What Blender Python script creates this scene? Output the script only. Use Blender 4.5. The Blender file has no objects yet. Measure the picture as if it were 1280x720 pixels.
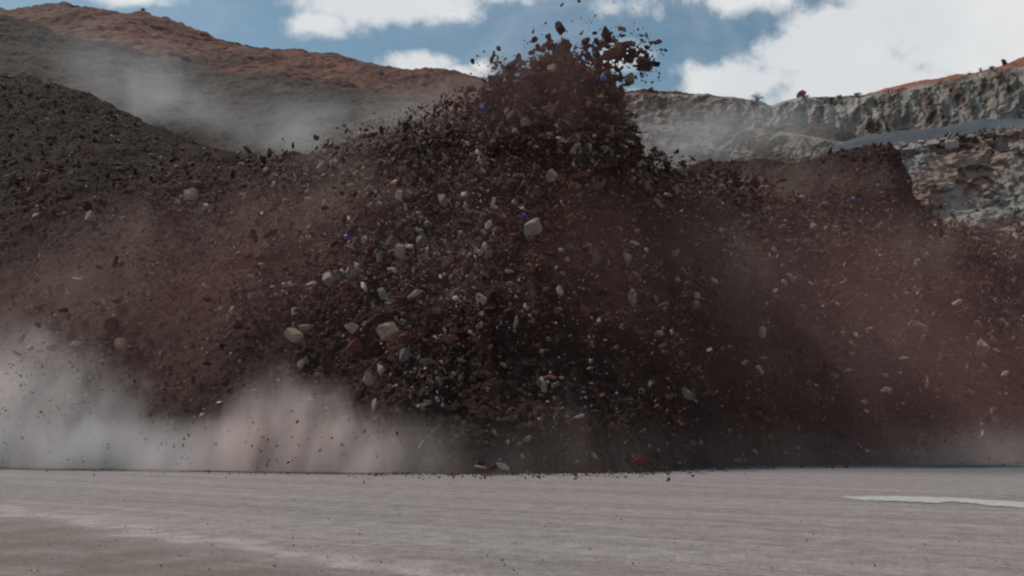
import bpy, math, random
import numpy as np
from mathutils import Vector, Matrix, Euler

R = math.radians
random.seed(7)
rng = np.random.default_rng(11)
scene = bpy.context.scene
col = scene.collection

# ------------------------------------------------------------------ camera
FPX = 1108.5                      # focal length in pixels of a 1280 px wide frame
PITCH = math.atan(185 / FPX)
CAMH = 1.5
cam_d = bpy.data.cameras.new('camera')
cam_d.sensor_width = 36.0
cam_d.lens = 36.0 * FPX / 1280
cam_d.clip_start = 0.1
cam_d.clip_end = 6000
cam = bpy.data.objects.new('camera', cam_d)
cam.location = (0, 0, CAMH)
cam.rotation_euler = (R(90) + PITCH, 0, 0)
col.objects.link(cam)
scene.camera = cam

SUN_EL, SUN_AZ = R(56), R(-62)    # azimuth from +Y (view direction), negative = left

# ------------------------------------------------------------------ world
def uv_dir(px, py):
    yv = 360 - py
    d = FPX * math.cos(PITCH) - yv * math.sin(PITCH)
    return (px - 640) / d, (FPX * math.sin(PITCH) + yv * math.cos(PITCH)) / d

def P(px, py, Y):
    u, v = uv_dir(px, py)
    return (u * Y, Y, CAMH + v * Y)

world = bpy.data.worlds.new('World')
scene.world = world
world.use_nodes = True
nt = world.node_tree
N, L = nt.nodes, nt.links
N.clear()

def node(nt, kind, **kw):
    n = nt.nodes.new(kind)
    for k, v in kw.items():
        if k.startswith('i_'):
            n.inputs[k[2:]].default_value = v
        else:
            setattr(n, k, v)
    return n

def mth(nt, op, a, b=None, c=None, clamp=False):
    n = nt.nodes.new('ShaderNodeMath'); n.operation = op; n.use_clamp = clamp
    for i, v in enumerate((a, b, c)):
        if v is None: continue
        if isinstance(v, (int, float)): n.inputs[i].default_value = v
        else: nt.links.new(v, n.inputs[i])
    return n.outputs[0]

def mixc(nt, f, a, b, blend='MIX'):
    n = nt.nodes.new('ShaderNodeMix'); n.data_type = 'RGBA'; n.blend_type = blend
    for i, v in ((0, f), (6, a), (7, b)):
        if isinstance(v, (int, float)): n.inputs[i].default_value = v
        elif isinstance(v, tuple): n.inputs[i].default_value = (*v, 1)
        else: nt.links.new(v, n.inputs[i])
    return n.outputs[2]

def smooth(nt, x, lo, hi, tlo=0.0, thi=1.0):
    n = nt.nodes.new('ShaderNodeMapRange'); n.interpolation_type = 'SMOOTHSTEP'
    nt.links.new(x, n.inputs[0])
    for i, v in ((1, lo), (2, hi), (3, tlo), (4, thi)): n.inputs[i].default_value = v
    return n.outputs[0]

def noise(nt, vec, scale, detail=6, rough=0.55, dist=0.0, dim='3D'):
    n = nt.nodes.new('ShaderNodeTexNoise'); n.noise_dimensions = dim
    if vec is not None: nt.links.new(vec, n.inputs['Vector'])
    n.inputs['Scale'].default_value = scale; n.inputs['Detail'].default_value = detail
    n.inputs['Roughness'].default_value = rough; n.inputs['Distortion'].default_value = dist
    return n.outputs[0]

SKY_STRENGTH = 0.10
sky = node(nt, 'ShaderNodeTexSky', sky_type='NISHITA')
sky.sun_disc = False
sky.sun_elevation = SUN_EL
sky.sun_rotation = SUN_AZ
sky.altitude = 1200; sky.air_density = 1.0; sky.dust_density = 2.2; sky.ozone_density = 1.6
tc = node(nt, 'ShaderNodeTexCoord')
sep = node(nt, 'ShaderNodeSeparateXYZ'); L.new(tc.outputs['Generated'], sep.inputs[0])
yy = mth(nt, 'MAXIMUM', sep.outputs[1], 0.05)
U = mth(nt, 'DIVIDE', sep.outputs[0], yy)
V = mth(nt, 'DIVIDE', sep.outputs[2], yy)
front = smooth(nt, sep.outputs[1], 0.3, 0.5)
warp = noise(nt, tc.outputs['Generated'], 9, 7, 0.6, 0.3)
warp2 = noise(nt, tc.outputs['Generated'], 30, 6, 0.62)
# cumulus banks: (px, py, rx, ry, softness weight)
banks = [(480, -12, 165, 60, 1.0), (390, 30, 62, 25, .8), (528, 78, 62, 22, .8), (600, 84, 26, 17, .7), (575, 92, 60, 18, .7),
         (1110, 130, 260, 90, 1.15), (1220, 30, 210, 140, 1.2), (1060, 62, 110, 68, 1.05), (925, 104, 95, 45, 1.05), (985, 70, 60, 40, .8),
         (925, -8, 90, 34, .95), (770, 75, 46, 34, .55), (760, 8, 60, 26, .45), (640, -5, 80, 22, .5), (170, 0, 55, 12, .45),
         (790, 120, 60, 22, .7)]
m = None
for (bx, by, rx, ry, w) in banks:
    u0, v0 = uv_dir(bx, by)
    du = mth(nt, 'DIVIDE', mth(nt, 'SUBTRACT', U, u0), rx / FPX * 1.0)
    dv = mth(nt, 'DIVIDE', mth(nt, 'SUBTRACT', V, v0), ry / FPX * 1.06)
    d2 = mth(nt, 'ADD', mth(nt, 'MULTIPLY', du, du), mth(nt, 'MULTIPLY', dv, dv))
    e = mth(nt, 'SUBTRACT', w, mth(nt, 'MULTIPLY', mth(nt, 'POWER', d2, 0.6), w))
    m = e if m is None else mth(nt, 'MAXIMUM', m, e)
m = mth(nt, 'MAXIMUM', m, -1.0)
wn = mth(nt, 'ADD', mth(nt, 'MULTIPLY', mth(nt, 'SUBTRACT', warp, 0.5), 2.3), mth(nt, 'MULTIPLY', mth(nt, 'SUBTRACT', warp2, 0.5), 0.9))
cl_f = smooth(nt, mth(nt, 'ADD', m, wn), -0.05, 0.62)
gen = smooth(nt, noise(nt, tc.outputs['Generated'], 3.0, 8, 0.6, 0.2), 0.50, 0.64)
mask = mth(nt, 'ADD', mth(nt, 'MULTIPLY', cl_f, front), mth(nt, 'MULTIPLY', gen, mth(nt, 'SUBTRACT', 1.0, front)), clamp=True)
thin = smooth(nt, noise(nt, tc.outputs['Generated'], 4.5, 8, 0.65, 0.8), 0.45, 0.8, 0.0, 0.30)
mask = mth(nt, 'MAXIMUM', mask, thin)
shade = smooth(nt, noise(nt, tc.outputs['Generated'], 7, 5, 0.5), 0.35, 0.7)
ccol = mixc(nt, shade, (5.7, 5.85, 6.05), (6.6, 6.65, 6.6))
skyt = mixc(nt, 1.0, sky.outputs[0], (0.79, 0.88, 0.73), 'MULTIPLY')
skyc = mixc(nt, mth(nt, 'MULTIPLY', mask, 0.97), skyt, ccol)
bg = node(nt, 'ShaderNodeBackground'); L.new(skyc, bg.inputs[0]); bg.inputs[1].default_value = SKY_STRENGTH
wo = node(nt, 'ShaderNodeOutputWorld'); L.new(bg.outputs[0], wo.inputs[0])
world.cycles.sampling_method = 'MANUAL'; world.cycles.sample_map_resolution = 512

# ------------------------------------------------------------------ sun, exposure
sl = bpy.data.lights.new('sun', 'SUN'); sl.energy = 2.2; sl.angle = R(0.6); sl.color = (1.0, 0.95, 0.88)
so = bpy.data.objects.new('sun', sl); col.objects.link(so)
sd = Vector((math.sin(SUN_AZ) * math.cos(SUN_EL), math.cos(SUN_AZ) * math.cos(SUN_EL), math.sin(SUN_EL)))
so.rotation_euler = sd.to_track_quat('Z', 'Y').to_euler()
so.location = sd * 300
vs = scene.view_settings
vs.view_transform = 'Standard'; vs.look = 'None'; vs.gamma = 1.0; vs.use_curve_mapping = False
vs.exposure = 0.3
scene.cycles.filter_width = 2.2
scene.cycles.volume_bounces = 3
scene.cycles.max_bounces = 8
scene.cycles.use_denoising = True

# ------------------------------------------------------------------ numpy noise
def _hash(ix, iy, iz, seed):
    h = (ix.astype(np.int64) * 374761393 + iy.astype(np.int64) * 668265263 + iz.astype(np.int64) * 2147483647 + seed * 1274126177) & 0xFFFFFFFF
    h = ((h ^ (h >> 13)) * 1274126177) & 0xFFFFFFFF
    h = ((h ^ (h >> 16)) * 2246822519) & 0xFFFFFFFF
    return ((h ^ (h >> 15)) & 0xFFFFFF) / float(0xFFFFFF)

def vnoise(p, seed=0):
    i = np.floor(p); f = p - i; i = i.astype(np.int64); f = f * f * f * (f * (f * 6 - 15) + 10)
    r = 0
    for dx in (0, 1):
        for dy in (0, 1):
            for dz in (0, 1):
                w = (f[:, 0] if dx else 1 - f[:, 0]) * (f[:, 1] if dy else 1 - f[:, 1]) * (f[:, 2] if dz else 1 - f[:, 2])
                r = r + w * _hash(i[:, 0] + dx, i[:, 1] + dy, i[:, 2] + dz, seed)
    return r * 2 - 1

def fbm(p, octaves=4, seed=0, gain=0.5, lac=2.03):
    a, s, r = 1.0, 0.0, 0
    for k in range(octaves):
        r = r + a * vnoise(p + k * 17.3, seed + k); s += a; a *= gain; p = p * lac
    return r / s

# ------------------------------------------------------------------ object helpers
def tag(o, label=None, cat=None, group=None, kind=None):
    if label: o['label'] = label
    if cat: o['category'] = cat
    if group: o['group'] = group
    if kind: o['kind'] = kind
    return o

def mesh_np(name, verts, faces, mat=None, colors=None, smooth_=False):
    """faces: (n,k) int array, k constant"""
    me = bpy.data.meshes.new(name)
    nv, (nf, k) = len(verts), faces.shape
    me.vertices.add(nv); me.vertices.foreach_set('co', np.asarray(verts, np.float32).ravel())
    me.loops.add(nf * k); me.loops.foreach_set('vertex_index', faces.astype(np.int32).ravel())
    me.polygons.add(nf)
    me.polygons.foreach_set('loop_start', np.arange(0, nf * k, k, dtype=np.int32))
    if smooth_: me.polygons.foreach_set('use_smooth', np.ones(nf, bool))
    me.update(calc_edges=True)
    if colors is not None:
        ca = me.color_attributes.new('stone', 'FLOAT_COLOR', 'POINT')
        c4 = np.ones((nv, 4), np.float32); c4[:, :3] = colors
        ca.data.foreach_set('color', c4.ravel())
    if mat: me.materials.append(mat)
    return me

def link(name, me, parent=None):
    o = bpy.data.objects.new(name, me); col.objects.link(o); o.parent = parent
    return o

def grid_faces(nr, nc):
    a = np.arange(nr * nc).reshape(nr, nc)
    return np.stack([a[:-1, :-1], a[:-1, 1:], a[1:, 1:], a[1:, :-1]], -1).reshape(-1, 4)

def normals_grid(G):
    du = np.gradient(G, axis=1); dv = np.gradient(G, axis=0)
    n = np.cross(du, dv); n /= np.linalg.norm(n, axis=-1, keepdims=True) + 1e-9
    return n

# ------------------------------------------------------------------ materials
def mat_new(name):
    m_ = bpy.data.materials.new(name); m_.use_nodes = True
    t = m_.node_tree; b = t.nodes['Principled BSDF']
    b.inputs['Roughness'].default_value = 0.95
    b.inputs['Specular IOR Level'].default_value = 0.15
    return m_, t, b

def pos(t): return t.nodes.new('ShaderNodeNewGeometry').outputs['Position']

def scaled(t, vec, s, rot=(0, 0, 0)):
    mp = t.nodes.new('ShaderNodeMapping'); t.links.new(vec, mp.inputs[0])
    mp.inputs['Scale'].default_value = s; mp.inputs['Rotation'].default_value = rot
    return mp.outputs[0]

def bump(t, b, h, strength, dist):
    n = t.nodes.new('ShaderNodeBump'); n.inputs['Strength'].default_value = strength; n.inputs['Distance'].default_value = dist
    t.links.new(h, n.inputs['Height'])
    prev = b.inputs['Normal'].links
    if prev: t.links.new(prev[0].from_socket, n.inputs['Normal'])
    t.links.new(n.outputs[0], b.inputs['Normal'])

def earth_mat(name, c1, c2, c3, big=0.12, mid=0.9, fine=5.0, bs=0.6, bd=0.15, stretch=(1, 1, 1), rot=(0, 0, 0), speck=None):
    m_, t, b = mat_new(name)
    p = scaled(t, pos(t), stretch, rot)
    n1 = noise(t, p, big, 5, 0.55, 0.4); n2 = noise(t, p, mid, 7, 0.65, 0.3); n3 = noise(t, p, fine, 5, 0.7)
    c = mixc(t, smooth(t, n1, 0.38, 0.62), c1, c2)
    c = mixc(t, smooth(t, n2, 0.48, 0.68), c, c3)
    c = mixc(t, 1.0, c, mixc(t, smooth(t, n3, 0.3, 0.7), (0.62, 0.6, 0.6), (1.35, 1.35, 1.35)), 'MULTIPLY')
    if speck:
        vo = t.nodes.new('ShaderNodeTexVoronoi'); t.links.new(p, vo.inputs['Vector']); vo.inputs['Scale'].default_value = speck[0]
        hsv = t.nodes.new('ShaderNodeSeparateColor'); t.links.new(vo.outputs['Color'], hsv.inputs[0])
        f = mth(t, 'MULTIPLY', smooth(t, hsv.outputs[0], speck[1], speck[1] + .03), smooth(t, vo.outputs['Distance'], 0.42, 0.3))
        c = mixc(t, f, c, speck[2])
    t.links.new(c, b.inputs['Base Color'])
    bump(t, b, n2, bs, bd * 3); bump(t, b, n3, bs, bd)
    return m_

def muck_mat():
    m_, t, b = mat_new('muck_earth')
    p = pos(t); sp = t.nodes.new('ShaderNodeSeparateXYZ'); t.links.new(p, sp.inputs[0])
    pv = scaled(t, p, (1, 1, .35), (0, R(8), 0))
    n1 = noise(t, pv, 0.22, 5, 0.55, 0.6); n2 = noise(t, p, 1.1, 7, 0.68, 0.3); n3 = noise(t, p, 5.5, 5, 0.7)
    c = mixc(t, smooth(t, n1, 0.40, 0.60), (0.030, 0.016, 0.0145), (0.062, 0.034, 0.027))
    c = mixc(t, smooth(t, n2, 0.50, 0.68), c, (0.075, 0.045, 0.036))
    rust = noise(t, pv, 0.3, 4, 0.5, 0.3)
    c = mixc(t, smooth(t, rust, 0.60, 0.70, 0, .7), c, (0.10, 0.040, 0.026))
    left = smooth(t, mth(t, 'DIVIDE', sp.outputs[0], sp.outputs[1]), -0.30, -0.42)
    c = mixc(t, mth(t, 'MULTIPLY', left, smooth(t, sp.outputs[2], 9, 17)), c, mixc(t, smooth(t, n2, .45, .6), (0.028, 0.015, 0.014), (0.048, 0.028, 0.025)))
    c = mixc(t, 1.0, c, mixc(t, smooth(t, n3, 0.3, 0.7), (0.5, 0.5, 0.5), (1.5, 1.5, 1.5)), 'MULTIPLY')
    t.links.new(c, b.inputs['Base Color'])
    bump(t, b, n2, 0.9, 0.35); bump(t, b, n3, 0.9, 0.12)
    return m_
M_muck = muck_mat()
M_farhill = earth_mat('red_hill_earth', (0.172, 0.080, 0.064), (0.12, 0.070, 0.058), (0.22, 0.105, 0.076), 0.035, 0.16, 0.8, 0.6, 0.5, (1, 1, 1.6))
M_greyslope = earth_mat('grey_slope_earth', (0.078, 0.062, 0.054), (0.100, 0.074, 0.060), (0.056, 0.049, 0.047), 0.05, 0.3, 1.5, 0.7, 0.5)
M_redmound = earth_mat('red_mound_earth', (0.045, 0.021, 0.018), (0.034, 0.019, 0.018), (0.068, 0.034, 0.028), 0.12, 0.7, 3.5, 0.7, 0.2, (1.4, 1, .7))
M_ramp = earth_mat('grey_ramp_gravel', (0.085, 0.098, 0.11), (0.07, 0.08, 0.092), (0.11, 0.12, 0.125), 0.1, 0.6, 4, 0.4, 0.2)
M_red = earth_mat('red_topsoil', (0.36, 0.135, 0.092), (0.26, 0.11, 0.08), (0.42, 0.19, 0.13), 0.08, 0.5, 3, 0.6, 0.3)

def cliff_mat(name='grey_cliff_rock', k=(1, 1, 1)):
    m_, t, b = mat_new(name)
    p = pos(t)
    pv = scaled(t, p, (1, 1, 0.32), (0, R(10), 0))
    n0 = noise(t, p, 0.05, 4, 0.5, 0.4)
    n1 = noise(t, pv, 0.28, 7, 0.62, 1.0)
    n2 = noise(t, pv, 1.2, 7, 0.7, 0.6)
    c = mixc(t, smooth(t, n0, 0.4, 0.62), (0.37, 0.365, 0.35), (0.30, 0.265, 0.245))
    c = mixc(t, smooth(t, n1, 0.48, 0.58), c, (0.14, 0.10, 0.088))
    c = mixc(t, smooth(t, n1, 0.44, 0.36), c, (0.48, 0.47, 0.45))
    c = mixc(t, smooth(t, n2, 0.56, 0.68), c, (0.15, 0.125, 0.115))
    c = mixc(t, 1.0, c, k, 'MULTIPLY')
    t.links.new(c, b.inputs['Base Color'])
    bump(t, b, n1, 0.8, 1.5); bump(t, b, n2, 0.8, 0.5)
    return m_
M_cliff = cliff_mat('grey_cliff_rock', (.93, .89, .86))
M_cliff2 = cliff_mat('brown_grey_cliff_rock', (.72, .65, .60))

def face_mat():
    m_, t, b = mat_new('fractured_pink_grey_rock')
    p = pos(t)
    n0 = noise(t, p, 0.16, 4, 0.5, 0.3)
    n2 = noise(t, p, 0.8, 8, 0.7, 0.4)
    w = t.nodes.new('ShaderNodeVectorMath'); w.operation = 'MULTIPLY_ADD'
    nn = t.nodes.new('ShaderNodeTexNoise'); t.links.new(p, nn.inputs['Vector']); nn.inputs['Scale'].default_value = 0.5; nn.inputs['Detail'].default_value = 5
    t.links.new(nn.outputs['Color'], w.inputs[0]); w.inputs[1].default_value = (2.2, 2.2, 2.2); t.links.new(scaled(t, p, (.8, .8, 1.7)), w.inputs[2])
    vo = t.nodes.new('ShaderNodeTexVoronoi'); vo.feature = 'DISTANCE_TO_EDGE'; t.links.new(w.outputs[0], vo.inputs['Vector']); vo.inputs['Scale'].default_value = 0.17
    c = mixc(t, smooth(t, n0, 0.42, 0.6), (0.29, 0.275, 0.26), (0.30, 0.205, 0.17))
    c = mixc(t, smooth(t, n2, 0.5, 0.7), c, (0.12, 0.095, 0.08))
    c = mixc(t, smooth(t, n2, 0.42, 0.3), c, (0.34, 0.31, 0.29))
    c = mixc(t, smooth(t, vo.outputs['Distance'], 0.022, 0.0), c, (0.04, 0.032, 0.03))
    t.links.new(c, b.inputs['Base Color'])
    bump(t, b, smooth(t, vo.outputs['Distance'], 0.0, 0.09), 0.8, 0.6); bump(t, b, n2, 0.8, 0.4)
    return m_
M_face = face_mat()

def ground_mat():
    m_, t, b = mat_new('dusty_quarry_floor')
    p = pos(t)
    sp = t.nodes.new('ShaderNodeSeparateXYZ'); t.links.new(p, sp.inputs[0])
    st = scaled(t, scaled(t, p, (1, 1, 1), (0, 0, R(30))), (0.045, 0.55, 1))
    st2 = scaled(t, scaled(t, p, (1, 1, 1), (0, 0, R(13))), (0.07, 1.5, 1))
    n0 = noise(t, p, 0.10, 4, 0.5, 0.5)
    n1 = noise(t, st, 1.0, 6, 0.6, 0.5)
    n1b = noise(t, st2, 1.0, 6, 0.6, 0.4)
    n2 = noise(t, p, 2.2, 8, 0.72)
    n3 = noise(t, p, 16.0, 6, 0.75)
    vo = t.nodes.new('ShaderNodeTexVoronoi'); t.links.new(p, vo.inputs['Vector']); vo.inputs['Scale'].default_value = 11
    c = mixc(t, smooth(t, n0, 0.4, 0.62), (0.256, 0.217, 0.211), (0.238, 0.209, 0.205))
    c = mixc(t, smooth(t, n1, 0.50, 0.70, 0, .55), c, (0.30, 0.262, 0.254))
    c = mixc(t, smooth(t, n1, 0.44, 0.30, 0, .5), c, (0.198, 0.168, 0.155))
    c = mixc(t, smooth(t, n1b, 0.54, 0.78, 0, .18), c, (0.33, 0.29, 0.278))
    c = mixc(t, smooth(t, n1b, 0.45, 0.25, 0, .15), c, (0.20, 0.17, 0.152))
    trk = noise(t, scaled(t, scaled(t, p, (1, 1, 1), (0, 0, R(31))), (0.012, 0.62, 1)), 1.0, 3, 0.6, 0.25)
    c = mixc(t, mth(t, 'MULTIPLY', smooth(t, trk, 0.50, 0.53), mth(t, 'MULTIPLY', smooth(t, trk, 0.57, 0.54), .35)), c, (0.36, 0.315, 0.30))
    c = mixc(t, mth(t, 'MULTIPLY', mth(t, 'MULTIPLY', smooth(t, trk, 0.41, 0.44), smooth(t, trk, 0.48, 0.45)), .4), c, (0.185, 0.155, 0.14))
    # coarse gravel ground near left, bounded by a pale wheel berm
    ax, ay, bx, by = -10.8, 19.2, -1.07, 10.3
    ln = math.hypot(bx - ax, by - ay); nx, ny = -(by - ay) / ln, (bx - ax) / ln     # towards far/right
    wob = mth(t, 'MULTIPLY', mth(t, 'SUBTRACT', noise(t, p, 0.45, 6, 0.6), 0.5), 3.4)
    d = mth(t, 'ADD', mth(t, 'ADD', mth(t, 'MULTIPLY', sp.outputs[0], nx), mth(t, 'MULTIPLY', sp.outputs[1], ny)), -(ax * nx + ay * ny))
    d = mth(t, 'ADD', d, wob)
    near = smooth(t, d, 0.2, -1.6)
    c = mixc(t, mth(t, 'MULTIPLY', near, smooth(t, noise(t, p, 1.1, 8, 0.7), 0.38, 0.58, .2, 1.0)), c, (0.175, 0.135, 0.115))
    berm = mth(t, 'MULTIPLY', smooth(t, d, -0.35, 0.05), smooth(t, d, 0.8, 0.15))
    c = mixc(t, mth(t, 'MULTIPLY', berm, 0.55), c, (0.40, 0.345, 0.32))
    # darker blue-grey tone towards the foot of the heap, reaching nearer at right
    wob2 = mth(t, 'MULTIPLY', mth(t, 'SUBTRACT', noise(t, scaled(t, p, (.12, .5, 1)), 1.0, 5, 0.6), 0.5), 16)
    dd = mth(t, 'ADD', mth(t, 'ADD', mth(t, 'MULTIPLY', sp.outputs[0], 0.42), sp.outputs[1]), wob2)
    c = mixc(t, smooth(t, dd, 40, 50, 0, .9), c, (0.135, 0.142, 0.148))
    c = mixc(t, 1.0, c, mixc(t, smooth(t, n2, 0.3, 0.7), (0.80, 0.795, 0.79), (1.18, 1.18, 1.18)), 'MULTIPLY')
    c = mixc(t, 1.0, c, mixc(t, smooth(t, n3, 0.3, 0.7), (0.76, 0.755, 0.75), (1.22, 1.22, 1.22)), 'MULTIPLY')
    sc_ = t.nodes.new('ShaderNodeSeparateColor'); t.links.new(vo.outputs['Color'], sc_.inputs[0])
    f = mth(t, 'MULTIPLY', smooth(t, sc_.outputs[0], 0.88, 0.9), smooth(t, vo.outputs['Distance'], 0.34, 0.26))
    c = mixc(t, mth(t, 'MULTIPLY', f, .3), c, (0.13, 0.10, 0.09))
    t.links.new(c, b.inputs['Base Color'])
    bump(t, b, n1b, 0.12, 0.04); bump(t, b, n2, 0.6, 0.05); bump(t, b, n3, 0.7, 0.02)
    return m_
M_ground = ground_mat()

def pale_mat():
    m_, t, b = mat_new('pale_strip_tone')  # mottled pale tone of the strip on the floor
    n = noise(t, pos(t), 3.0, 6, 0.6)
    c = mixc(t, smooth(t, n, 0.3, 0.7), (0.35, 0.33, 0.32), (0.45, 0.435, 0.42))
    t.links.new(c, b.inputs['Base Color']); bump(t, b, n, 0.4, 0.03)
    return m_
M_pale = pale_mat()

def stone_mat(name, use_attr):
    m_, t, b = mat_new(name)
    if use_attr:
        a = t.nodes.new('ShaderNodeAttribute'); a.attribute_name = 'stone'; c0 = a.outputs['Color']; p = pos(t); k = 1.0
    else:
        a = t.nodes.new('ShaderNodeObjectInfo'); c0 = a.outputs['Color']
        p = t.nodes.new('ShaderNodeTexCoord').outputs['Object']; k = 1.0
    n2 = noise(t, p, 4 * k, 6, 0.65, 0.3); n3 = noise(t, p, 17 * k, 4, 0.6)
    c = mixc(t, 1.0, c0, mixc(t, smooth(t, n2, 0.35, 0.65), (0.7, 0.66, 0.64), (1.25, 1.25, 1.25)), 'MULTIPLY')
    t.links.new(c, b.inputs['Base Color'])
    if not use_attr: bump(t, b, n2, 0.7, 0.12); bump(t, b, n3, 0.5, 0.03)
    return m_
M_stone = stone_mat('broken_rock', False)
M_rubble = stone_mat('rubble_rock', True)

# ------------------------------------------------------------------ landforms
def interp(pts, xs, k):
    a = np.array([[p[0], p[k]] for p in pts], float)
    y = np.interp(xs, a[:, 0], a[:, 1])
    w = 5                                                  # soften the kinks of the polyline
    ker = np.ones(w) / w
    yp = np.pad(y, w // 2, mode='edge')
    return np.convolve(yp, ker, 'valid')

def loft(name, x0, x1, nu, rows, segs, disp, mat, back=(25, -3, 60, -45), wall=False):
    """rows: polylines of (px, py, distance) from the foot to the crest; each stands at its own distance from the camera"""
    xs = np.linspace(x0, x1, nu)
    R_ = []
    for r in rows:
        py = interp(r, xs, 1); Y = interp(r, xs, 2)
        R_.append(np.array([P(a, b_, c_) for a, b_, c_ in zip(xs, py, Y)]))
    last = R_[-1]
    R_.append(last + np.array([0, back[0], back[1]])); R_.append(last + np.array([0, back[2], back[3]]))
    G = [R_[0][None]]
    segs = list(segs) + [6, 6]
    for a, b_, n in zip(R_[:-1], R_[1:], segs):
        t = (np.arange(1, n + 1) / n)[:, None, None]
        G.append(a[None] * (1 - t) + b_[None] * t)
    G = np.concatenate(G, 0)
    nrm = normals_grid(G)
    if nrm[:len(G) // 2, :, 1].mean() > 0: nrm = -nrm
    flat = G.reshape(-1, 3)
    d = disp(flat)
    if wall:                                              # sheer walls push out level, and calm down at their rim
        nfront = len(G) - 12
        k = np.clip((nfront - np.arange(len(G))) / (0.14 * nfront), 0.12, 1)
        k = np.repeat(k, G.shape[1])
        d = np.stack([0 * d, -d * k, 0.10 * fbm(flat * .8, 3, 9)], 1)
    if d.ndim == 1:
        flat = flat + nrm.reshape(-1, 3) * d[:, None]
    else:
        flat = flat + d
    me = mesh_np(name, flat, grid_faces(G.shape[0], G.shape[1]), mat, smooth_=True)
    o = link(name, me)
    tag(o, kind='structure')
    return o, flat.reshape(G.shape)

# far red hill with the sunlit rim
far_sky = [(-400, 30, 260), (-60, -5, 250), (0, 10, 245), (18, 14, 245), (40, 8, 240), (75, 3, 235), (84, 2, 235), (110, 5, 232), (150, 10, 230), (178, 12, 228), (200, 20, 226),
           (240, 36, 222), (285, 48, 220), (330, 56, 216), (370, 63, 214), (430, 72, 212), (480, 82, 210), (560, 93, 208), (620, 102, 205),
           (700, 112, 200), (770, 113, 196), (815, 112, 192), (860, 117, 190), (900, 122, 190), (960, 150, 190)]
loft('hill', -400, 960, 520,
     [[(-400, 260, 130), (300, 210, 130), (960, 250, 130)],
      [(-400, 160, 170), (0, 60, 185), (150, 62, 185), (300, 95, 180), (450, 120, 180), (620, 140, 175), (960, 180, 170)],
      far_sky], [60, 90],
     lambda p: 2.6 * fbm(p * 0.06, 4, 3) + 1.1 * np.abs(fbm(p * np.array([.28, .28, .12]), 4, 5)) + 0.35 * fbm(p * 0.9, 3, 8), M_farhill)
# dark grey shoulder left
loft('hill', -400, 640, 420,
     [[(-400, 240, 95), (300, 230, 95), (640, 240, 95)],
      [(-400, 10, 150), (0, 18, 150), (40, 27, 150), (80, 43, 150), (110, 50, 150), (150, 52, 150), (200, 72, 150), (270, 92, 150), (340, 100, 150), (430, 112, 150), (560, 128, 150), (640, 150, 150)]],
     [150],
     lambda p: 1.8 * fbm(p * 0.07, 4, 13) + 0.45 * fbm(p * 0.4, 4, 15) + 0.18 * fbm(p * 1.4, 2, 15), M_greyslope)

# right: two tiers of grey cliff, red topsoil, gravel ramp, lower pink-grey face, red mound
def cliff_disp(p):
    q = p * np.array([0.30, 0.30, 0.085])
    r = 1 - np.abs(fbm(q, 4, 21)) * 2.4
    return 1.1 * r + 0.55 * fbm(p * np.array([.9, .9, .35]), 4, 24) + 0.32 * (1 - 2 * np.abs(fbm(p * np.array([2.1, 2.1, .9]), 3, 25)))
top_line = [(700, 118, 150), (760, 119, 149), (815, 116, 148), (862, 119, 146), (885, 117, 145), (898, 121, 144), (915, 121, 143), (950, 126, 142), (963, 132, 141),
            (980, 127, 140), (1000, 122, 139), (1045, 121, 138), (1085, 118, 136), (1150, 106, 133), (1200, 97, 130), (1240, 88, 128), (1280, 83, 126), (1450, 55, 120)]
b1 = [(700, 154, 146), (940, 154, 139), (1000, 164, 136), (1070, 172, 133), (1150, 161, 130), (1280, 148, 123), (1450, 130, 116)]
loft('cliff', 700, 1450, 520, [[(a, b_ + 14, c_ - 1) for a, b_, c_ in b1], b1, top_line], [12, 90], cliff_disp, M_cliff, back=(30, 1.0, 60, -40), wall=True)
loft('cliff', 700, 1160, 340,
     [[(700, 232, 112), (1160, 235, 105)],
      [(700, 216, 122), (940, 216, 120), (1160, 225, 112)],
      [(700, 156, 130), (880, 156, 129), (940, 160, 127), (1000, 168, 124), (1080, 182, 120), (1160, 205, 118)]], [20, 90],
     lambda p: 0.8 * cliff_disp(p * 1.3), M_cliff2, back=(12, .2, 30, -30), wall=True)
loft('terrain', 930, 1110, 120,
     [[(930, 205, 118), (1110, 205, 118)],
      [(930, 175, 127), (960, 160, 128), (1000, 152, 130), (1040, 156, 130), (1075, 172, 130), (1110, 190, 130)]], [50],
     lambda p: 0.7 * fbm(p * .25, 4, 31) + .25 * fbm(p * 1.3, 3, 31), M_greyslope, back=(5, -1, 12, -10))
# red topsoil cap along the skyline
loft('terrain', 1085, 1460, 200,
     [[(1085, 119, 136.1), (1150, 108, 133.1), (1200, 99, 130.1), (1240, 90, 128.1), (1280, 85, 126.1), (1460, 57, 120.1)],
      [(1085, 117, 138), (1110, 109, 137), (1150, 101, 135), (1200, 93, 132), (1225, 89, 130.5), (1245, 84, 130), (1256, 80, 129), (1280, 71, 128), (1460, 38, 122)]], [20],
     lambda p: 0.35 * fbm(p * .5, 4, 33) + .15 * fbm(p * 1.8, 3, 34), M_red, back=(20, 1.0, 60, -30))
loft('terrain', 740, 905, 120,
     [[(740, 153, 142), (785, 151, 141.5), (803, 122, 148.2), (862, 124, 146.4), (905, 126, 144.4)],
      [(740, 113, 150), (770, 114, 150), (815, 112, 149), (860, 116, 148), (905, 121, 147)]], [20],
     lambda p: 0.35 * fbm(p * .5, 4, 35) + .2 * fbm(p * 1.8, 3, 36), M_farhill, back=(20, 1.0, 60, -30))
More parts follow.
